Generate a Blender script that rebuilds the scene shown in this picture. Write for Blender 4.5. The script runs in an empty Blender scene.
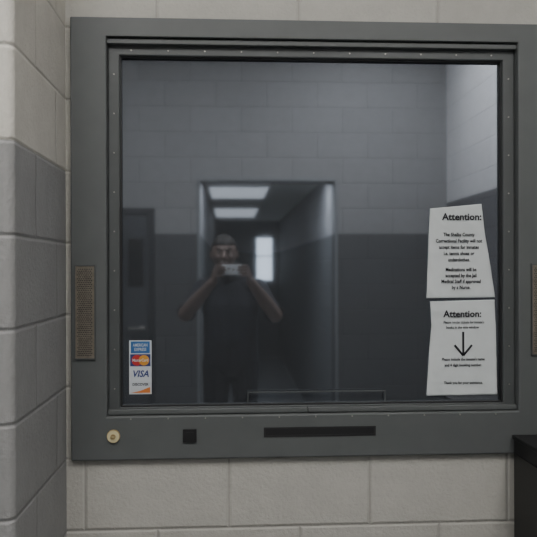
import bpy, bmesh, math, random
from mathutils import Vector, Matrix, noise
random.seed(3)
C = bpy.context.scene.collection

# ---------------- materials ----------------
def new_mat(name):
    m = bpy.data.materials.new(name); m.use_nodes = True
    nt = m.node_tree; b = nt.nodes['Principled BSDF']
    return m, nt, b
def pmat(name, col, rough=0.5, metal=0.0, noise_amt=0.0, scale=20, bump=0.0, emit=None, es=0):
    m, nt, b = new_mat(name)
    b.inputs['Base Color'].default_value = (*col, 1)
    b.inputs['Roughness'].default_value = rough
    b.inputs['Metallic'].default_value = metal
    if noise_amt > 0 or bump > 0:
        tc = nt.nodes.new('ShaderNodeNewGeometry')
        n = nt.nodes.new('ShaderNodeTexNoise'); n.inputs['Scale'].default_value = scale
        n.inputs['Detail'].default_value = 5
        nt.links.new(tc.outputs['Position'], n.inputs['Vector'])
        if noise_amt > 0:
            r = nt.nodes.new('ShaderNodeValToRGB')
            r.color_ramp.elements[0].color = (*[c*(1-noise_amt) for c in col], 1)
            r.color_ramp.elements[1].color = (*[min(1, c*(1+noise_amt)) for c in col], 1)
            r.color_ramp.elements[0].position = .3; r.color_ramp.elements[1].position = .7
            nt.links.new(n.outputs['Fac'], r.inputs['Fac'])
            nt.links.new(r.outputs['Color'], b.inputs['Base Color'])
        if bump > 0:
            bp = nt.nodes.new('ShaderNodeBump'); bp.inputs['Strength'].default_value = bump
            bp.inputs['Distance'].default_value = .002
            nt.links.new(n.outputs['Fac'], bp.inputs['Height'])
            nt.links.new(bp.outputs['Normal'], b.inputs['Normal'])
    if emit:
        b.inputs['Emission Color'].default_value = (*emit, 1)
        b.inputs['Emission Strength'].default_value = es
    return m

def block_mat(name, upper, lower, split, ox=0.0, oy=0.0, mortar=.80, grain=.8):
    """painted concrete block; two-tone paint split at world height"""
    m, nt, b = new_mat(name); N = nt.nodes; L = nt.links
    g = N.new('ShaderNodeNewGeometry')
    sp = N.new('ShaderNodeSeparateXYZ'); L.new(g.outputs['Position'], sp.inputs[0])
    sn = N.new('ShaderNodeSeparateXYZ'); L.new(g.outputs['True Normal'], sn.inputs[0])
    def math_(op, a, bb=None):
        n = N.new('ShaderNodeMath'); n.operation = op
        for i, v in enumerate((a, bb)):
            if v is None: continue
            if isinstance(v, (int, float)): n.inputs[i].default_value = v
            else: L.new(v, n.inputs[i])
        return n.outputs[0]
    side = math_('GREATER_THAN', math_('ABSOLUTE', sn.outputs['X']), .7)
    ux = math_('ADD', sp.outputs['X'], ox); uy = math_('ADD', sp.outputs['Y'], oy)
    mx = N.new('ShaderNodeMix'); mx.data_type = 'FLOAT'
    L.new(side, mx.inputs[0]); L.new(ux, mx.inputs[2]); L.new(uy, mx.inputs[3])
    v = math_('SUBTRACT', sp.outputs['Z'], .1502)
    cb = N.new('ShaderNodeCombineXYZ'); L.new(mx.outputs[0], cb.inputs[0]); L.new(v, cb.inputs[1])
    def brick(ms, sm):
        br = N.new('ShaderNodeTexBrick')
        br.inputs['Scale'].default_value = 1
        br.inputs['Brick Width'].default_value = .4064
        br.inputs['Row Height'].default_value = .2032
        br.inputs['Mortar Size'].default_value = ms
        br.inputs['Mortar Smooth'].default_value = sm
        br.inputs['Color1'].default_value = (1, 1, 1, 1); br.inputs['Color2'].default_value = (.95, .95, .95, 1)
        br.inputs['Mortar'].default_value = (mortar, mortar, mortar, 1)
        L.new(cb.outputs[0], br.inputs['Vector']); return br
    b1 = brick(.0030, .6); b2 = brick(.008, 1.0)
    fac = math_('GREATER_THAN', sp.outputs['Z'], split)
    cm = N.new('ShaderNodeMix'); cm.data_type = 'RGBA'
    L.new(fac, cm.inputs[0]); cm.inputs[6].default_value = (*lower, 1); cm.inputs[7].default_value = (*upper, 1)
    mu = N.new('ShaderNodeMix'); mu.data_type = 'RGBA'; mu.blend_type = 'MULTIPLY'; mu.inputs[0].default_value = 1
    L.new(cm.outputs[2], mu.inputs[6]); L.new(b1.outputs['Color'], mu.inputs[7])
    nz = N.new('ShaderNodeTexNoise'); nz.inputs['Scale'].default_value = 14; nz.inputs['Detail'].default_value = 10
    nz.inputs['Roughness'].default_value = .7
    L.new(g.outputs['Position'], nz.inputs['Vector'])
    rp = N.new('ShaderNodeValToRGB'); rp.color_ramp.elements[0].color = (.90, .90, .90, 1); rp.color_ramp.elements[1].color = (1, 1, 1, 1)
    rp.color_ramp.elements[0].position = .35; rp.color_ramp.elements[1].position = .65
    L.new(nz.outputs['Fac'], rp.inputs[0])
    mu2 = N.new('ShaderNodeMix'); mu2.data_type = 'RGBA'; mu2.blend_type = 'MULTIPLY'; mu2.inputs[0].default_value = 1
    L.new(mu.outputs[2], mu2.inputs[6]); L.new(rp.outputs[0], mu2.inputs[7])
    L.new(mu2.outputs[2], b.inputs['Base Color'])
    b.inputs['Roughness'].default_value = .7
    b.inputs['Specular IOR Level'].default_value = .3
    gr = N.new('ShaderNodeTexNoise'); gr.inputs['Scale'].default_value = 110; gr.inputs['Detail'].default_value = 5
    L.new(g.outputs['Position'], gr.inputs['Vector'])
    gr2 = N.new('ShaderNodeTexVoronoi'); gr2.inputs['Scale'].default_value = 75
    L.new(g.outputs['Position'], gr2.inputs['Vector'])
    pit = math_('MULTIPLY', math_('LESS_THAN', gr2.outputs['Distance'], .2), -.35)
    h = math_('ADD', math_('ADD', math_('MULTIPLY', b2.outputs['Fac'], -1.0), math_('MULTIPLY', gr.outputs['Fac'], grain)), pit)
    bp = N.new('ShaderNodeBump'); bp.inputs['Strength'].default_value = .8; bp.inputs['Distance'].default_value = .004
    L.new(h, bp.inputs['Height']); L.new(bp.outputs['Normal'], b.inputs['Normal'])
    return m

BEIGE = (.445, .432, .395)
m_front = block_mat('painted_block_beige', BEIGE, BEIGE, 0)
m_pil = block_mat('painted_block_twotone_corner', (.60, .575, .52), (.29, .288, .285), 1.776, ox=.05, oy=-1.735)
m_back = block_mat('painted_block_twotone_back', (.27, .27, .275), (.085, .088, .092), 1.776, ox=.1, mortar=.75)
m_right = block_mat('painted_block_twotone_right', (.62, .62, .63), (.11, .11, .12), 2.03, mortar=.72)
m_corr = block_mat('painted_block_corridor', (.45, .45, .46), (.17, .18, .19), 1.776, mortar=.95, grain=.1)
m_ceil = pmat('ceiling_paint', (.75, .75, .73), .8, noise_amt=.03, scale=60, bump=.2)
m_floor = pmat('floor_vinyl', (.33, .34, .35), .25, noise_amt=.12, scale=25)
m_frame = pmat('frame_grey_enamel', (.085, .091, .091), .55, noise_amt=.05, scale=14, bump=.1)
m_bead = pmat('bead_grey_enamel', (.064, .069, .070), .5, noise_amt=.05, scale=14)
m_gasket = pmat('gasket_rubber', (.012, .012, .013), .6)
m_screw = pmat('screw_steel', (.30, .29, .27), .4, 1.0)
m_black = pmat('black_slot', (.006, .006, .007), .6)
m_brass = pmat('vent_metal', (.155, .135, .108), .5, .2, noise_amt=.2, scale=90)
m_cream = pmat('cream_plastic', (.62, .55, .33), .4)
m_bronze = pmat('bronze', (.45, .33, .16), .4, .8)
m_paper = pmat('paper', (.55, .58, .585), .85, noise_amt=.03, scale=14)
m_ink = pmat('ink', (.015, .015, .02), .8)
m_white = pmat('sticker_white', (.50, .53, .56), .5)
m_blue = pmat('sticker_blue', (.02, .11, .30), .5)
m_navyink = pmat('sticker_navy', (.015, .03, .14), .5)
m_red = pmat('sticker_red', (.40, .02, .02), .5)
m_yel = pmat('sticker_amber', (.55, .26, .03), .5)
m_org = pmat('sticker_orange', (.52, .16, .03), .5)
m_cab = pmat('cabinet_black', (.006, .006, .007), .5, noise_amt=.1, scale=30)
m_cabedge = pmat('cabinet_trim', (.012, .012, .013), .45, .3)
m_door = pmat('door_dark_enamel', (.03, .032, .037), .45, noise_amt=.05)
m_leaf = pmat('door_leaf_enamel', (.058, .062, .07), .45, noise_amt=.05)
m_jamb = pmat('jamb_enamel', (.20, .21, .22), .4)
m_lampbody = pmat('lamp_housing', (.7, .7, .7), .5)
m_lamp = pmat('lamp_diffuser', (.9, .9, .9), .5, emit=(1, .98, .945), es=23.5)
m_hidden_fill = pmat('hidden_fill_emitter', (.9, .9, .9), .5, emit=(.95, .98, 1), es=24)  # glow of the added, unseen corridor fill
m_lamp2 = pmat('lamp_diffuser_corridor', (.9, .9, .9), .5, emit=(.95, .98, 1), es=1.0)
m_skin = pmat('skin', (.20, .14, .118), .55, noise_amt=.06, scale=40)
m_shirt = pmat('shirt_navy_cotton', (.014, .017, .026), .9, noise_amt=.15, scale=60, bump=.3)
m_pants = pmat('trousers_navy', (.014, .016, .024), .9, noise_amt=.15, scale=50, bump=.3)
m_shoe = pmat('shoe_black', (.01, .01, .01), .4)
m_hair = pmat('hair_dark', (.010, .008, .007), .7, noise_amt=.4, scale=200, bump=.6)
m_eyew = pmat('eye_white', (.25, .24, .23), .3); m_iris = pmat('iris', (.03, .02, .015), .2)
m_lip = pmat('lips', (.18, .09, .08), .5)
m_phone = pmat('phone_white', (.92, .93, .95), .25)
m_phoneg = pmat('phone_glass', (.01, .01, .012), .1)

# tinted one-way (reflective) security glass; dusty film adds milky haze as diffuse colour
m_glass = bpy.data.materials.new('oneway_mirror_glass'); m_glass.use_nodes = True
nt = m_glass.node_tree; nt.nodes.clear()
out = nt.nodes.new('ShaderNodeOutputMaterial'); add = nt.nodes.new('ShaderNodeAddShader')
gl = nt.nodes.new('ShaderNodeBsdfGlossy'); gl.inputs['Color'].default_value = (.30, .325, .365, 1); gl.inputs['Roughness'].default_value = .036
df = nt.nodes.new('ShaderNodeBsdfDiffuse'); df.inputs['Color'].default_value = (.027, .0288, .0312, 1)
nt.links.new(gl.outputs[0], add.inputs[0]); nt.links.new(df.outputs[0], add.inputs[1]); nt.links.new(add.outputs[0], out.inputs[0])

# ---------------- mesh helpers ----------------
def obj_from_bm(name, bm, mats, parent=None, smooth=False):
    me = bpy.data.meshes.new(name)
    bmesh.ops.recalc_face_normals(bm, faces=bm.faces)
    bm.to_mesh(me); bm.free()
    for m in (mats if isinstance(mats, (list, tuple)) else [mats]): me.materials.append(m)
    if smooth:
        for p in me.polygons: p.use_smooth = True
    o = bpy.data.objects.new(name, me); C.objects.link(o)
    if parent: o.parent = parent
    return o
def empty(name):
    e = bpy.data.objects.new(name, None); C.objects.link(e); e.empty_display_size = .05; return e
def add_box(bm, x0, x1, y0, y1, z0, z1, mi=0):
    vs = [bm.verts.new((x, y, z)) for x in (x0, x1) for y in (y0, y1) for z in (z0, z1)]
    for f in ((0, 1, 3, 2), (4, 6, 7, 5), (0, 4, 5, 1), (2, 3, 7, 6), (0, 2, 6, 4), (1, 5, 7, 3)):
        fc = bm.faces.new([vs[i] for i in f]); fc.material_index = mi
def boxes(name, lst, mats, parent=None, bevel=0, seg=2):
    bm = bmesh.new()
    for t in lst: add_box(bm, *t)
    o = obj_from_bm(name, bm, mats, parent)
    if bevel:
        md = o.modifiers.new('bevel', 'BEVEL'); md.width = bevel; md.segments = seg; md.limit_method = 'ANGLE'
    return o
def ring(name, o4, i4, y0, y1, mat, parent, bevel=.0015):
    """mitred rectangular ring, o4/i4=(x0,x1,z0,z1)"""
    bm = bmesh.new()
    def loop(r, y): return [bm.verts.new((x, y, z)) for x, z in ((r[0], r[2]), (r[1], r[2]), (r[1], r[3]), (r[0], r[3]))]
    A, B, D, E = loop(o4, y0), loop(i4, y0), loop(o4, y1), loop(i4, y1)
    for i in range(4):
        j = (i+1) % 4
        bm.faces.new((A[i], A[j], B[j], B[i])); bm.faces.new((D[i], D[j], E[j], E[i]))
        bm.faces.new((A[i], A[j], D[j], D[i])); bm.faces.new((B[i], B[j], E[j], E[i]))
    o = obj_from_bm(name, bm, mat, parent)
    md = o.modifiers.new('bevel', 'BEVEL'); md.width = bevel; md.segments = 3; md.limit_method = 'ANGLE'; md.angle_limit = .5
    return o
def disc(bm, x, z, r, y0, y1, mi=0, n=20):
    ca = [bm.verts.new((x+r*math.cos(2*math.pi*i/n), y0, z+r*math.sin(2*math.pi*i/n))) for i in range(n)]
    cb = [bm.verts.new((v.co.x, y1, v.co.z)) for v in ca]
    bm.faces.new(ca).material_index = mi; bm.faces.new(cb).material_index = mi
    for i in range(n): bm.faces.new((ca[i], ca[(i+1) % n], cb[(i+1) % n], cb[i])).material_index = mi

# ---------------- room shell ----------------
W0, W1 = 2.05, 2.25
XL, XR, YB, H = -1.7, 1.773, -1.57, 3.4
hx0, hx1, hz0, hz1 = -.35, .85, 1.075, 2.165
boxes('wall_front', [(XL-.2, hx0, W0, W1, 0, H), (hx1, XR+.2, W0, W1, 0, H),
                     (hx0, hx1, W0, W1, 0, hz0), (hx0, hx1, W0, W1, hz1, H)], m_front)
p = boxes('wall_corner_return', [(XL, -.458, 1.552, W0, 0, H)], m_pil)
bm = bmesh.new(); bm.from_mesh(p.data)
ed = [e for e in bm.edges if all(abs(v.co.x+.458) < 1e-4 and abs(v.co.y-1.552) < 1e-4 for v in e.verts)]
bmesh.ops.bevel(bm, geom=ed, offset=.022, segments=8, affect='EDGES', profile=.5)
bm.to_mesh(p.data); bm.free()
boxes('wall_right', [(XR, XR+.2, YB-.2, W0, 0, H)], m_right)
boxes('wall_left', [(XL-.2, XL, YB-.2, W0, 0, H)], m_back)
ox0, ox1, oz = -.227, .857, 2.20
boxes('wall_back', [(XL, ox0, YB-.2, YB, 0, H), (ox1, XR, YB-.2, YB, 0, H), (ox0, ox1, YB-.2, YB, oz, H)], m_back)
CE = -7.84
boxes('wall_corridor_left', [(ox0-.2, ox0, CE, YB-.2, 0, 2.3)], m_corr)
boxes('wall_corridor_right', [(ox1, ox1+.2, CE, YB-.2, 0, 2.3)], m_corr)
wx0, wx1, wz0, wz1 = .47, .74, 1.30, 2.02
boxes('wall_corridor_end', [(ox0-.2, wx0, CE-.2, CE, 0, 2.3), (wx1, ox1+.2, CE-.2, CE, 0, 2.3),
                            (wx0, wx1, CE-.2, CE, 0, wz0), (wx0, wx1, CE-.2, CE, wz1, 2.3)], m_corr)
boxes('ceiling', [(XL-.2, XR+.2, YB-.2, W1, H, H+.1)], m_ceil)
boxes('ceiling_corridor', [(ox0-.2, ox1+.2, CE-.2, YB-.2, 2.3, 2.4)], m_ceil)
boxes('floor', [(XL-.2, XR+.2, CE-.2, W1, -.1, 0)], m_floor)
boxes('trim_opening', [(ox0-.022, ox0, YB, YB+.012, 0, oz+.022), (ox1, ox1+.022, YB, YB+.012, 0, oz+.022),
                       (ox0, ox1, YB, YB+.012, oz, oz+.022)], m_jamb, bevel=.003)
boxes('window_1', [(wx0-.03, wx0, CE, CE+.02, wz0-.03, wz1+.03), (wx1, wx1+.03, CE, CE+.02, wz0-.03, wz1+.03),
                   (wx0, wx1, CE, CE+.02, wz1, wz1+.03), (wx0, wx1, CE, CE+.02, wz0-.03, wz0),
                   (wx0, wx1, CE-.02, CE, 1.70, 1.715)], m_door, bevel=.002)
boxes('baseboard_back', [(ox1+.05, XR, YB, YB+.01, 0, .1)], m_gasket)
boxes('baseboard_right', [(XR-.01, XR, YB+.01, W0, 0, .1)], m_gasket)

# steel door on back wall
d = empty('door_1')
dx0, dx1, dz = -1.52, -.583, 1.98
boxes('frame', [(dx0, dx0+.05, YB, YB+.03, 0, dz), (dx1-.05, dx1, YB, YB+.03, 0, dz), (dx0+.05, dx1-.05, YB, YB+.03, dz-.05, dz)], m_door, d, .003)
boxes('leaf', [(dx0+.053, dx1-.053, YB, YB+.018, .01, dz-.053)], m_leaf, d, .002)
boxes('vision_frame', [(-.80, -.785, YB+.018, YB+.03, 1.35, 1.75), (-.675, -.66, YB+.018, YB+.03, 1.35, 1.75),
                       (-.785, -.675, YB+.018, YB+.03, 1.735, 1.75), (-.785, -.675, YB+.018, YB+.03, 1.35, 1.365)], m_door, d, .002)
boxes('vision_glass', [(-.785, -.675, YB+.018, YB+.022, 1.365, 1.735)], m_phoneg, d)
boxes('handle', [(-.70, -.655, YB+.018, YB+.05, 1.02, 1.045), (-.79, -.655, YB+.05, YB+.062, 1.02, 1.04)], m_screw, d, .004)

# ceiling lamps (troffers) and one added hidden fill
def troffer(x, y, z, lx, ly, mat):
    e = empty('ceiling_lamp')
    boxes('housing', [(x-lx/2-.03, x-lx/2, y-ly/2-.03, y+ly/2+.03, z-.05, z), (x+lx/2, x+lx/2+.03, y-ly/2-.03, y+ly/2+.03, z-.05, z),
                      (x-lx/2, x+lx/2, y-ly/2-.03, y-ly/2, z-.05, z), (x-lx/2, x+lx/2, y+ly/2, y+ly/2+.03, z-.05, z)], m_lampbody, e, .003)
    boxes('diffuser', [(x-lx/2, x+lx/2, y-ly/2, y+ly/2, z-.045, z-.03)], mat, e)
troffer(1.05, -.35, H, .6, 1.2, m_lamp)
troffer(-.55, .2, H, .6, 1.2, m_lamp)
troffer(.315, -1.93, 2.3, .85, .22, m_hidden_fill)  # added lamp kept out of view behind the lintel, brightens the corridor
troffer(.10, -3.0, 2.3, .55, 1.1, m_lamp2)
troffer(.10, -5.6, 2.3, .55, 1.6, m_lamp2)

# ---------------- service window ----------------
win = empty('service_window')
O = (-.441, .955, .962, 2.207); I = (-.341, .839, 1.085, 2.153); G = (-.305, .800, 1.109, 2.104)
ring('casing', O, I, 2.030, 2.05, m_frame, win, .004)
ring('jamb', (I[0]-.005, I[1]+.005, I[2]-.005, I[3]+.005), I, 2.05, 2.10, m_frame, win, .0005)
ring('glazing_bead', I, (G[0]-.004, G[1]+.004, G[2]-.004, G[3]+.004), 2.058, 2.078, m_bead, win, .003)
ring('gasket', (G[0]-.004, G[1]+.004, G[2]-.004, G[3]+.004), G, 2.066, 2.079, m_gasket, win, .0005)
boxes('header_bar', [(I[0], I[1], 2.040, 2.058, 2.136, 2.150)], m_frame, win, .002)
boxes('sill_bar', [(I[0], .225, 2.044, 2.058, 1.087, 1.101), (.227, I[1], 2.044, 2.058, 1.087, 1.101)], m_frame, win, .002)
boxes('glass', [(I[0]+.003, I[1]-.003, 2.0795, 2.092, I[2]+.003, I[3]-.003)], m_glass, win)
bm = bmesh.new()
n = 11
for i in range(n):
    x = G[0]+.03+(G[1]-G[0]-.06)*i/(n-1)
    disc(bm, x, 2.122, .0022, 2.0555, 2.06, n=10)
    disc(bm, x, 1.078, .0022, 2.0275, 2.032, n=10)
for i in range(9):
    z = G[2]+.05+(G[3]-G[2]-.1)*i/8
    disc(bm, -.324, z, .0022, 2.0555, 2.06, n=10); disc(bm, .821, z, .0022, 2.0555, 2.06, n=10)
obj_from_bm('screws', bm, m_screw, win)
# perforated vents
def vent(name, x0, x1, z0, z1):
    bm = bmesh.new(); y = 2.030
    add_box(bm, x0, x1, y-.004, y, z0, z1, 0)
    nx, nz = 8, 46
    for i in range(nx):
        for j in range(nz):
            xx = x0+.006+(x1-x0-.012)*(i+.5)/nx + (0.0014 if j % 2 else -.0014); zz = z0+.006+(z1-z0-.012)*(j+.5)/nz
            disc(bm, xx, zz, .0017, y-.0045, y-.003, 1, 6)
    add_box(bm, x0-.003, x0, y-.006, y, z0-.003, z1+.003, 2); add_box(bm, x1, x1+.003, y-.006, y, z0-.003, z1+.003, 2)
    add_box(bm, x0, x1, y-.006, y, z1, z1+.003, 2); add_box(bm, x0, x1, y-.006, y, z0-.003, z0, 2)
    obj_from_bm(name, bm, [m_brass, m_black, m_bead], win)
vent('speaker_vent_a', -.427, -.375, 1.250, 1.508)
vent('speaker_vent_b', .878, .932, 1.250, 1.508)
# deal slot and black plate in casing
ring('slot_rim', (.099, .420, 1.021, 1.049), (.1045, .4145, 1.0265, 1.0435), 2.0285, 2.030, m_gasket, win, .0003)
boxes('slot_void', [(.1045, .4145, 2.0293, 2.030, 1.0265, 1.0435)], m_black, win)
boxes('black_plate', [(-.129, -.091, 2.024, 2.030, 1.011, 1.048), (-.121, -.099, 2.0225, 2.024, 1.019, 1.040)], [m_black], win, .0015)
boxes('deflector', [(.054, .456, 2.062, 2.066, 1.142, 1.1445), (.054, .0565, 2.062, 2.066, 1.113, 1.142), (.4535, .456, 2.062, 2.066, 1.113, 1.142)], m_bead, win)
# call button
cb = empty('call_button')
bm = bmesh.new(); disc(bm, -.323, 1.031, .0185, 2.0265, 2.0299, 1, 32); disc(bm, -.323, 1.031, .0165, 2.022, 2.0265, 0, 32); disc(bm, -.323, 1.031, .007, 2.019, 2.022, 1, 20)
bo = obj_from_bm('button_body', bm, [m_cream, m_bronze], cb)
bm = bmesh.new(); add_box(bm, -.3275, -.3185, 2.0180, 2.0192, 1.0300, 1.0320)
obj_from_bm('button_mark', bm, m_cream, cb)

# ---------------- text helper ----------------
def text(s, x, z, size, y, mat, parent, bold=0.0, shear=0.0, sx=1.0):
    cu = bpy.data.curves.new('t', 'FONT'); cu.body = s; cu.size = size; cu.align_x = 'CENTER'; cu.align_y = 'CENTER'
    cu.offset = bold; cu.shear = shear; cu.resolution_u = 2
    t = bpy.data.objects.new('t', cu); C.objects.link(t)
    dg = bpy.context.evaluated_depsgraph_get(); dg.update()
    me = bpy.data.meshes.new_from_object(t.evaluated_get(dg))
    bpy.data.objects.remove(t)
    me.materials.clear(); me.materials.append(mat)
    o = bpy.data.objects.new('text_'+''.join(ch for ch in s.lower() if ch.isalnum())[:10], me); C.objects.link(o)
    o.rotation_euler = (math.pi/2, 0, 0); o.location = (x, y, z); o.scale = (sx, 1, 1); o.parent = parent
    return o
# ---------------- posters ----------------
def sheet(name, pts_left, pts_right, mat):
    """paper as grid between matching left/right edge polylines (x,z), lightly crumpled"""
    e = empty('paper_notice')
    bm = bmesh.new(); nx = 40; rows = []
    for (lx, lz), (rx, rz) in zip(pts_left, pts_right):
        row = []
        for i in range(nx+1):
            t = i/nx; x = lx+(rx-lx)*t; z = lz+(rz-lz)*t
            cr = abs(noise.noise(Vector((x*14+5, z*9, 7)))) + .5*abs(noise.noise(Vector((x*30, z*24, 1))))
            y = 2.0762 + .0042*(cr-.25) - .0010*(abs(t-.5)*2)**8
            row.append(bm.verts.new((x, min(y, 2.0785), z)))
        rows.append(row)
    for a, b_ in zip(rows, rows[1:]):
        for i in range(nx): bm.faces.new((a[i], a[i+1], b_[i+1], b_[i]))
    o = obj_from_bm('sheet', bm, mat, e, True)
    md = o.modifiers.new('s', 'SOLIDIFY'); md.thickness = .0003
    return e
def dens(pts, n=60):
    out = []
    tot = len(pts)-1
    for i in range(n+1):
        t = i/n*tot; k = min(int(t), tot-1); f = t-k
        out.append((pts[k][0]*(1-f)+pts[k+1][0]*f, pts[k][1]*(1-f)+pts[k+1][1]*f))
    return out
u = sheet('u', dens([(.592, 1.675), (.588, 1.60), (.585, 1.50), (.581, 1.411)]), dens([(.746, 1.689), (.756, 1.60), (.774, 1.50), (.786, 1.413)]), m_paper)
TY = 2.0738
text('Attention:', .687, 1.650, .0285, TY, m_ink, u, .0008)
for i, s in enumerate(['The Shelby County', 'Correctional Facility will not', 'accept items for inmates', 'i.e. tennis shoes or', 'underclothes.']):
    text(s, .678, 1.598-.0185*i, .0150, TY, m_ink, u, .0004, sx=.80)
for i, s in enumerate(['Medications will be', 'accepted by the Jail', 'Medical Staff if approved', 'by a Nurse.']):
    text(s, .684, 1.495-.0175*i, .0150, TY, m_ink, u, .0004, sx=.80)
l = sheet('l', dens([(.592, 1.402), (.596, 1.33), (.586, 1.22), (.580, 1.124)]), dens([(.785, 1.406), (.788, 1.33), (.790, 1.22), (.792, 1.126)]), m_paper)
text('Attention:', .688, 1.364, .0275, TY, m_ink, l, .0008)
text("Please render tickets for inmate's", .692, 1.340, .0110, TY, m_ink, l, .0002, sx=.82)
text('books in the side window', .688, 1.325, .0110, TY, m_ink, l, .0002, sx=.86)
text("Please include the inmate's name", .690, 1.231, .0118, TY, m_ink, l, .0003, sx=.82)
text('and 4 digit booking number.', .690, 1.214, .0118, TY, m_ink, l, .0003, sx=.84)
text('Thank you for your assistance.', .690, 1.162, .0112, TY, m_ink, l, .0003, sx=.84)
bm = bmesh.new()
def stroke(bm, a, b_, w):
    a = Vector(a); b_ = Vector(b_); d_ = (b_-a).normalized(); nn = Vector((-d_.y, d_.x))*w/2
    bm.faces.new([bm.verts.new((q.x, TY, q.y)) for q in (a+nn, b_+nn, b_-nn, a-nn)])
stroke(bm, (.690, 1.312), (.690, 1.244), .0065); stroke(bm, (.690, 1.242), (.664, 1.273), .0065); stroke(bm, (.690, 1.242), (.716, 1.273), .0065)
obj_from_bm('arrow', bm, m_ink, l)

# ---------------- payment stickers ----------------
st = empty('payment_sticker')
x0, x1 = -.286, -.222; zt, zb = 1.294, 1.139; yy = 2.0785; xc = (x0+x1)/2
boxes('backing', [(x0, x1, yy, 2.0793, zb, zt)], m_white, st, .0002)
hh = (zt-zb)/4
boxes('blue_panel', [(x0+.005, x1-.005, yy-.0003, yy, zt-hh+.002, zt-.003)], m_blue, st)
text('AMERICAN', xc, zt-hh*.36, .0125, yy-.0006, m_white, st, .0002, sx=.68)
text('EXPRESS', xc, zt-hh*.68, .0125, yy-.0006, m_white, st, .0002, sx=.74)
boxes('dark_panel', [(x0+.003, x1-.003, yy-.0003, yy, zt-2*hh+.003, zt-hh-.001)], m_navyink, st)
bm = bmesh.new(); disc(bm, xc-.0095, zt-1.5*hh+.001, .0155, yy-.0005, yy-.0003, 0, 32); disc(bm, xc+.0105, zt-1.5*hh+.001, .0150, yy-.0007, yy-.0005, 1, 32)
obj_from_bm('circles', bm, [m_red, m_yel], st)
text('MasterCard', xc, zt-1.5*hh+.001, .0115, yy-.0010, m_white, st, .0002, sx=.82)
text('VISA', xc, zt-2.5*hh, .0260, yy-.0004, m_navyink, st, .0007, .25, sx=.92)
text('DISCOVER', xc, zt-3.28*hh, .0105, yy-.0004, m_ink, st, .0003, sx=.92)
bm = bmesh.new()
bm.faces.new([bm.verts.new(q) for q in ((x0+.004, yy-.0004, zb+.004), (x1-.004, yy-.0004, zb+.004), (x1-.004, yy-.0004, zb+.021), (xc, yy-.0004, zb+.010))])
obj_from_bm('orange_swoosh', bm, m_org, st)

# ---------------- filing cabinet ----------------
fc = empty('filing_cabinet')
a0, a1, c0, c1 = .818, 1.29, 1.48, 2.02
boxes('carcass', [(a0, a1, c0, c1, 0.03, 1.016)], m_cab, fc, .006, 3)
boxes('top_trim', [(a0-.003, a1+.003, c0-.003, c1+.003, 1.006, 1.019)], m_cab, fc, .003)
boxes('side_panel', [(a0-.003, a0, c0+.04, c1-.025, .08, .97)], m_cabedge, fc, .001)
boxes('plinth', [(a0+.02, a1-.02, c0+.03, c1-.02, 0, .03)], m_gasket, fc)
for k in range(3):
    z0 = .06+k*.31
    boxes('drawer_%d' % k, [(a0+.015, a1-.015, c0-.018, c0, z0, z0+.295)], m_cab, fc, .004)
    boxes('handle_%d' % k, [(a0+.16, a1-.16, c0-.045, c0-.037, z0+.2, z0+.215), (a0+.16, a0+.17, c0-.037, c0-.018, z0+.2, z0+.215), (a1-.17, a1-.16, c0-.037, c0-.018, z0+.2, z0+.215)], m_screw, fc, .002)

# ---------------- photographer ----------------
person = empty('person_photographer')
bm = bmesh.new()
def ell(c, r, sub=3):
    m = Matrix.Translation(Vector(c)) @ Matrix.Diagonal((r[0], r[1], r[2], 1))
    bmesh.ops.create_icosphere(bm, subdivisions=sub, radius=1, matrix=m)
def cap(a, b_, ra, rb, sx=1, sy=1, sub=2, step=.3):
    a = Vector(a); b_ = Vector(b_); n = max(2, int((b_-a).length/(min(ra, rb)*step)))
    for i in range(n+1):
        t = i/n; r = ra+(rb-ra)*t; c = a.lerp(b_, t)
        ell(c, (r*sx, r*sy, r), sub)
bx, by = .012, -.39
# torso
cap((bx, by, .93), (bx, by+.01, 1.06), .135, .135, 1.28, .95, 3, .1)
cap((bx, by+.01, 1.06), (bx, by, 1.24), .135, .135, 1.28, .98, 3, .1)
cap((bx, by, 1.24), (bx, by, 1.34), .135, .10, 1.34, .95, 3, .08)
cap((bx-.12, by, 1.385), (bx+.12, by, 1.385), .062, .062, step=.15)
cap((bx-.03, by, 1.40), (bx-.02, by+.02, 1.45), .075, .055)
cap((bx-.01, by+.01, 1.42), (-.022, -.33, 1.52), .058, .053)
cap((bx-.1, by, 1.40), (bx-.02, by, 1.45), .045, .05); cap((bx+.1, by, 1.40), (bx, by, 1.45), .045, .05)
SH = {-1: Vector((bx-.175, by+.005, 1.375)), 1: Vector((bx+.175, by+.005, 1.375))}
EL = {-1: Vector((-.262, -.20, 1.225)), 1: Vector((.285, -.20, 1.215))}
XE = {-1: -.040, 1: .078}
WR = {s: Vector((XE[s]+s*.05, -.045, 1.425)) for s in (-1, 1)}
HP = {-1: Vector((bx-.085, by, .90)), 1: Vector((bx+.085, by, .90))}
KN = {-1: Vector((bx-.10, by+.02, .50)), 1: Vector((bx+.10, by+.02, .50))}
AN = {-1: Vector((bx-.11, by-.01, .09)), 1: Vector((bx+.11, by-.01, .09))}
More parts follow.
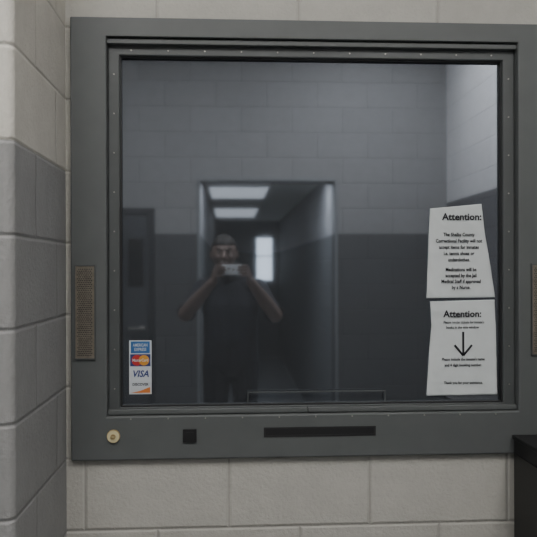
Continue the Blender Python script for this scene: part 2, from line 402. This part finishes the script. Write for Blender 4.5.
for s in (-1, 1):
    cap(SH[s], EL[s], .063, .046, step=.2); cap(EL[s], EL[s].lerp(WR[s], .35), .045, .044, step=.2); cap(EL[s].lerp(WR[s], .35), WR[s], .044, .027)
    cap(HP[s], KN[s], .100, .066, step=.2); cap(KN[s], KN[s].lerp(AN[s], .35), .062, .062, step=.2); cap(KN[s].lerp(AN[s], .35), AN[s], .062, .048, step=.2)
    cap(AN[s]-Vector((0, .03, .045)), AN[s]+Vector((s*.02, .15, -.055)), .042, .034, 1, 1)
    # hand
    xe = XE[s]; w = WR[s]
    zs = [1.512, 1.494, 1.476, 1.458]; reach = [.018, .022, .017, .008]
    for k in range(4):
        z = zs[k]; fr = [.0072, .0074, .007, .0062][k]
        K = Vector((xe+s*.036, -.020, z-.006)); P = Vector((xe+s*.024, .0085, z+.002)); M = Vector((xe+s*.003, .0075, z+.001)); T = Vector((xe-s*reach[k], .0055, z-.002))
        cap(w, K, .021, .0095); cap(K, P, .0088, fr+.0006); cap(P, M, fr+.0004, fr); cap(M, T, fr, fr*.88)
    tb = Vector((xe+s*.036, -.038, 1.455)); tm = Vector((xe+s*.016, -.036, 1.478)); tt = Vector((xe-s*.014, -.0205, 1.490))
    cap(w, tb, .021, .013); cap(tb, tm, .013, .0098); cap(tm, tt, .0098, .0075)
# head
hc = Vector((-.027, -.30, 1.60))
ell(hc, (.077, .097, .108), 4)
cap(hc+Vector((0, .018, -.045)), hc+Vector((0, .045, -.09)), .060, .036, 1.05, .95, 3)
ell(hc+Vector((0, .055, -.02)), (.062, .042, .062))
cap(hc+Vector((0, .094, .005)), hc+Vector((0, .112, -.033)), .007, .013)
ell(hc+Vector((-.012, .102, -.037)), (.008, .008, .007)); ell(hc+Vector((.012, .102, -.037)), (.008, .008, .007))
cap(hc+Vector((-.042, .083, .022)), hc+Vector((-.012, .093, .02)), .009, .009); cap(hc+Vector((.042, .083, .022)), hc+Vector((.012, .093, .02)), .009, .009)
for s in (-1, 1):
    ell(hc+Vector((s*.080, .0, -.012)), (.009, .018, .031))
    ell(hc+Vector((s*.036, .072, -.028)), (.02, .022, .02))
    ell(hc+Vector((0, .085, -.066)), (.025, .014, .010))
me = bpy.data.meshes.new('b'); bm.to_mesh(me); bm.free()
tmp = bpy.data.objects.new('b', me); C.objects.link(tmp)
r = tmp.modifiers.new('r', 'REMESH'); r.mode = 'VOXEL'; r.voxel_size = .0034
sm = tmp.modifiers.new('s', 'SMOOTH'); sm.factor = .5; sm.iterations = 4
dg = bpy.context.evaluated_depsgraph_get(); dg.update()
bme = bpy.data.meshes.new_from_object(tmp.evaluated_get(dg)); bpy.data.objects.remove(tmp)
bme.name = 'body'; bme.materials.clear()
for m in (m_skin, m_shirt, m_pants, m_shoe): bme.materials.append(m)
def seg(pt, a, b_):
    ab = b_-a; t = max(0, min(1, (pt-a).dot(ab)/ab.length_squared)); return (pt-(a+ab*t)).length, t
for pl in bme.polygons:
    c = pl.center; pl.use_smooth = True
    if c.z < .085: pl.material_index = 3
    elif c.z < .93: pl.material_index = 2
    elif c.z > 1.462: pl.material_index = 0
    elif c.z > 1.44 and c.y > -.30: pl.material_index = 0
    else:
        s = -1 if c.x < bx else 1
        du, tu = seg(c, SH[s], EL[s]); df_, tf = seg(c, EL[s], WR[s])
        if (df_ < du and c.y > -.29) or (du < .075 and tu > .93): pl.material_index = 0
        elif c.y > -.16: pl.material_index = 0
        else: pl.material_index = 1
body = bpy.data.objects.new('body', bme); C.objects.link(body); body.parent = person
for s in (-1, 1):
    d_ = (EL[s]-SH[s]).normalized(); c = SH[s].lerp(EL[s], .86)
    bm = bmesh.new(); q = d_.to_track_quat('Z', 'Y').to_matrix().to_4x4()
    bmesh.ops.create_cone(bm, cap_ends=False, segments=28, radius1=.0535, radius2=.057, depth=.07, matrix=Matrix.Translation(c) @ q)
    o = obj_from_bm('sleeve_cuff', bm, m_shirt, person, True); md = o.modifiers.new('s', 'SOLIDIFY'); md.thickness = .003
# hair
bm = bmesh.new()
bmesh.ops.create_icosphere(bm, subdivisions=5, radius=1)
for v in bm.verts:
    c = v.co.copy(); k = 1+.02*noise.noise(c*9)
    v.co = hc+Vector((c.x*.083*k, (c.y*.103-.003)*k, c.z*.115*k))
dele = [f for f in bm.faces if (lambda q: (q.z < .045 and q.y > .02) or (q.z < -.02 and q.y > -.03) or q.z < -.07 or (q.z < .005 and q.y > .0))(f.calc_center_median()-hc)]
bmesh.ops.delete(bm, geom=dele, context='FACES')
o = obj_from_bm('hair', bm, m_hair, person, True); md = o.modifiers.new('s', 'SOLIDIFY'); md.thickness = .006
# eyes, lips
for s in (-1, 1):
    bm = bmesh.new(); bmesh.ops.create_uvsphere(bm, u_segments=16, v_segments=12, radius=.0095, matrix=Matrix.Translation(hc+Vector((s*.03, .086, .002))))
    obj_from_bm('eye', bm, m_eyew, person, True)
    bm = bmesh.new(); bmesh.ops.create_uvsphere(bm, u_segments=16, v_segments=12, radius=.0055, matrix=Matrix.Translation(hc+Vector((s*.03, .0915, .001))))
    obj_from_bm('iris', bm, m_iris, person, True)
    bm = bmesh.new(); bmesh.ops.create_uvsphere(bm, u_segments=12, v_segments=8, radius=1, matrix=Matrix.Translation(hc+Vector((s*.03, .092, .026))) @ Matrix.Diagonal((.017, .006, .0035, 1)))
    obj_from_bm('eyebrow', bm, m_hair, person, True)
bm = bmesh.new(); bmesh.ops.create_uvsphere(bm, u_segments=16, v_segments=8, radius=1, matrix=Matrix.Translation(hc+Vector((0, .094, -.066))) @ Matrix.Diagonal((.023, .008, .007, 1)))
obj_from_bm('lips', bm, m_lip, person, True)
# phone (held)
ph = empty('smartphone')
o = boxes('phone_case', [(-.040, .078, -.0115, -.003, 1.463, 1.523)], m_phone, ph, .0035, 4)
boxes('phone_screen', [(-.030, .068, -.0120, -.0115, 1.468, 1.518)], m_phoneg, ph)
bm = bmesh.new(); disc(bm, 0, 1.5, .0045, -.003, -.0022, 0, 24); disc(bm, .012, 1.5, .002, -.003, -.0025, 0, 16)
obj_from_bm('phone_lens', bm, m_phoneg, ph)
boxes('phone_logo', [(.024, .032, -.003, -.0027, 1.490, 1.498)], m_cabedge, ph)

# ---------------- world + camera ----------------
w = bpy.data.worlds.new('World'); bpy.context.scene.world = w; w.use_nodes = True
w.node_tree.nodes['Background'].inputs[0].default_value = (.85, .93, 1, 1)
w.node_tree.nodes['Background'].inputs[1].default_value = 3.0
cam = bpy.data.cameras.new('camera'); co = bpy.data.objects.new('camera', cam); C.objects.link(co)
cam.sensor_width = 36; cam.lens = 36*716/537; cam.clip_start = .02
co.location = (0, 0, 1.5)
co.rotation_euler = (math.radians(90.0), math.radians(.15), math.radians(-3.2))
bpy.context.scene.camera = co
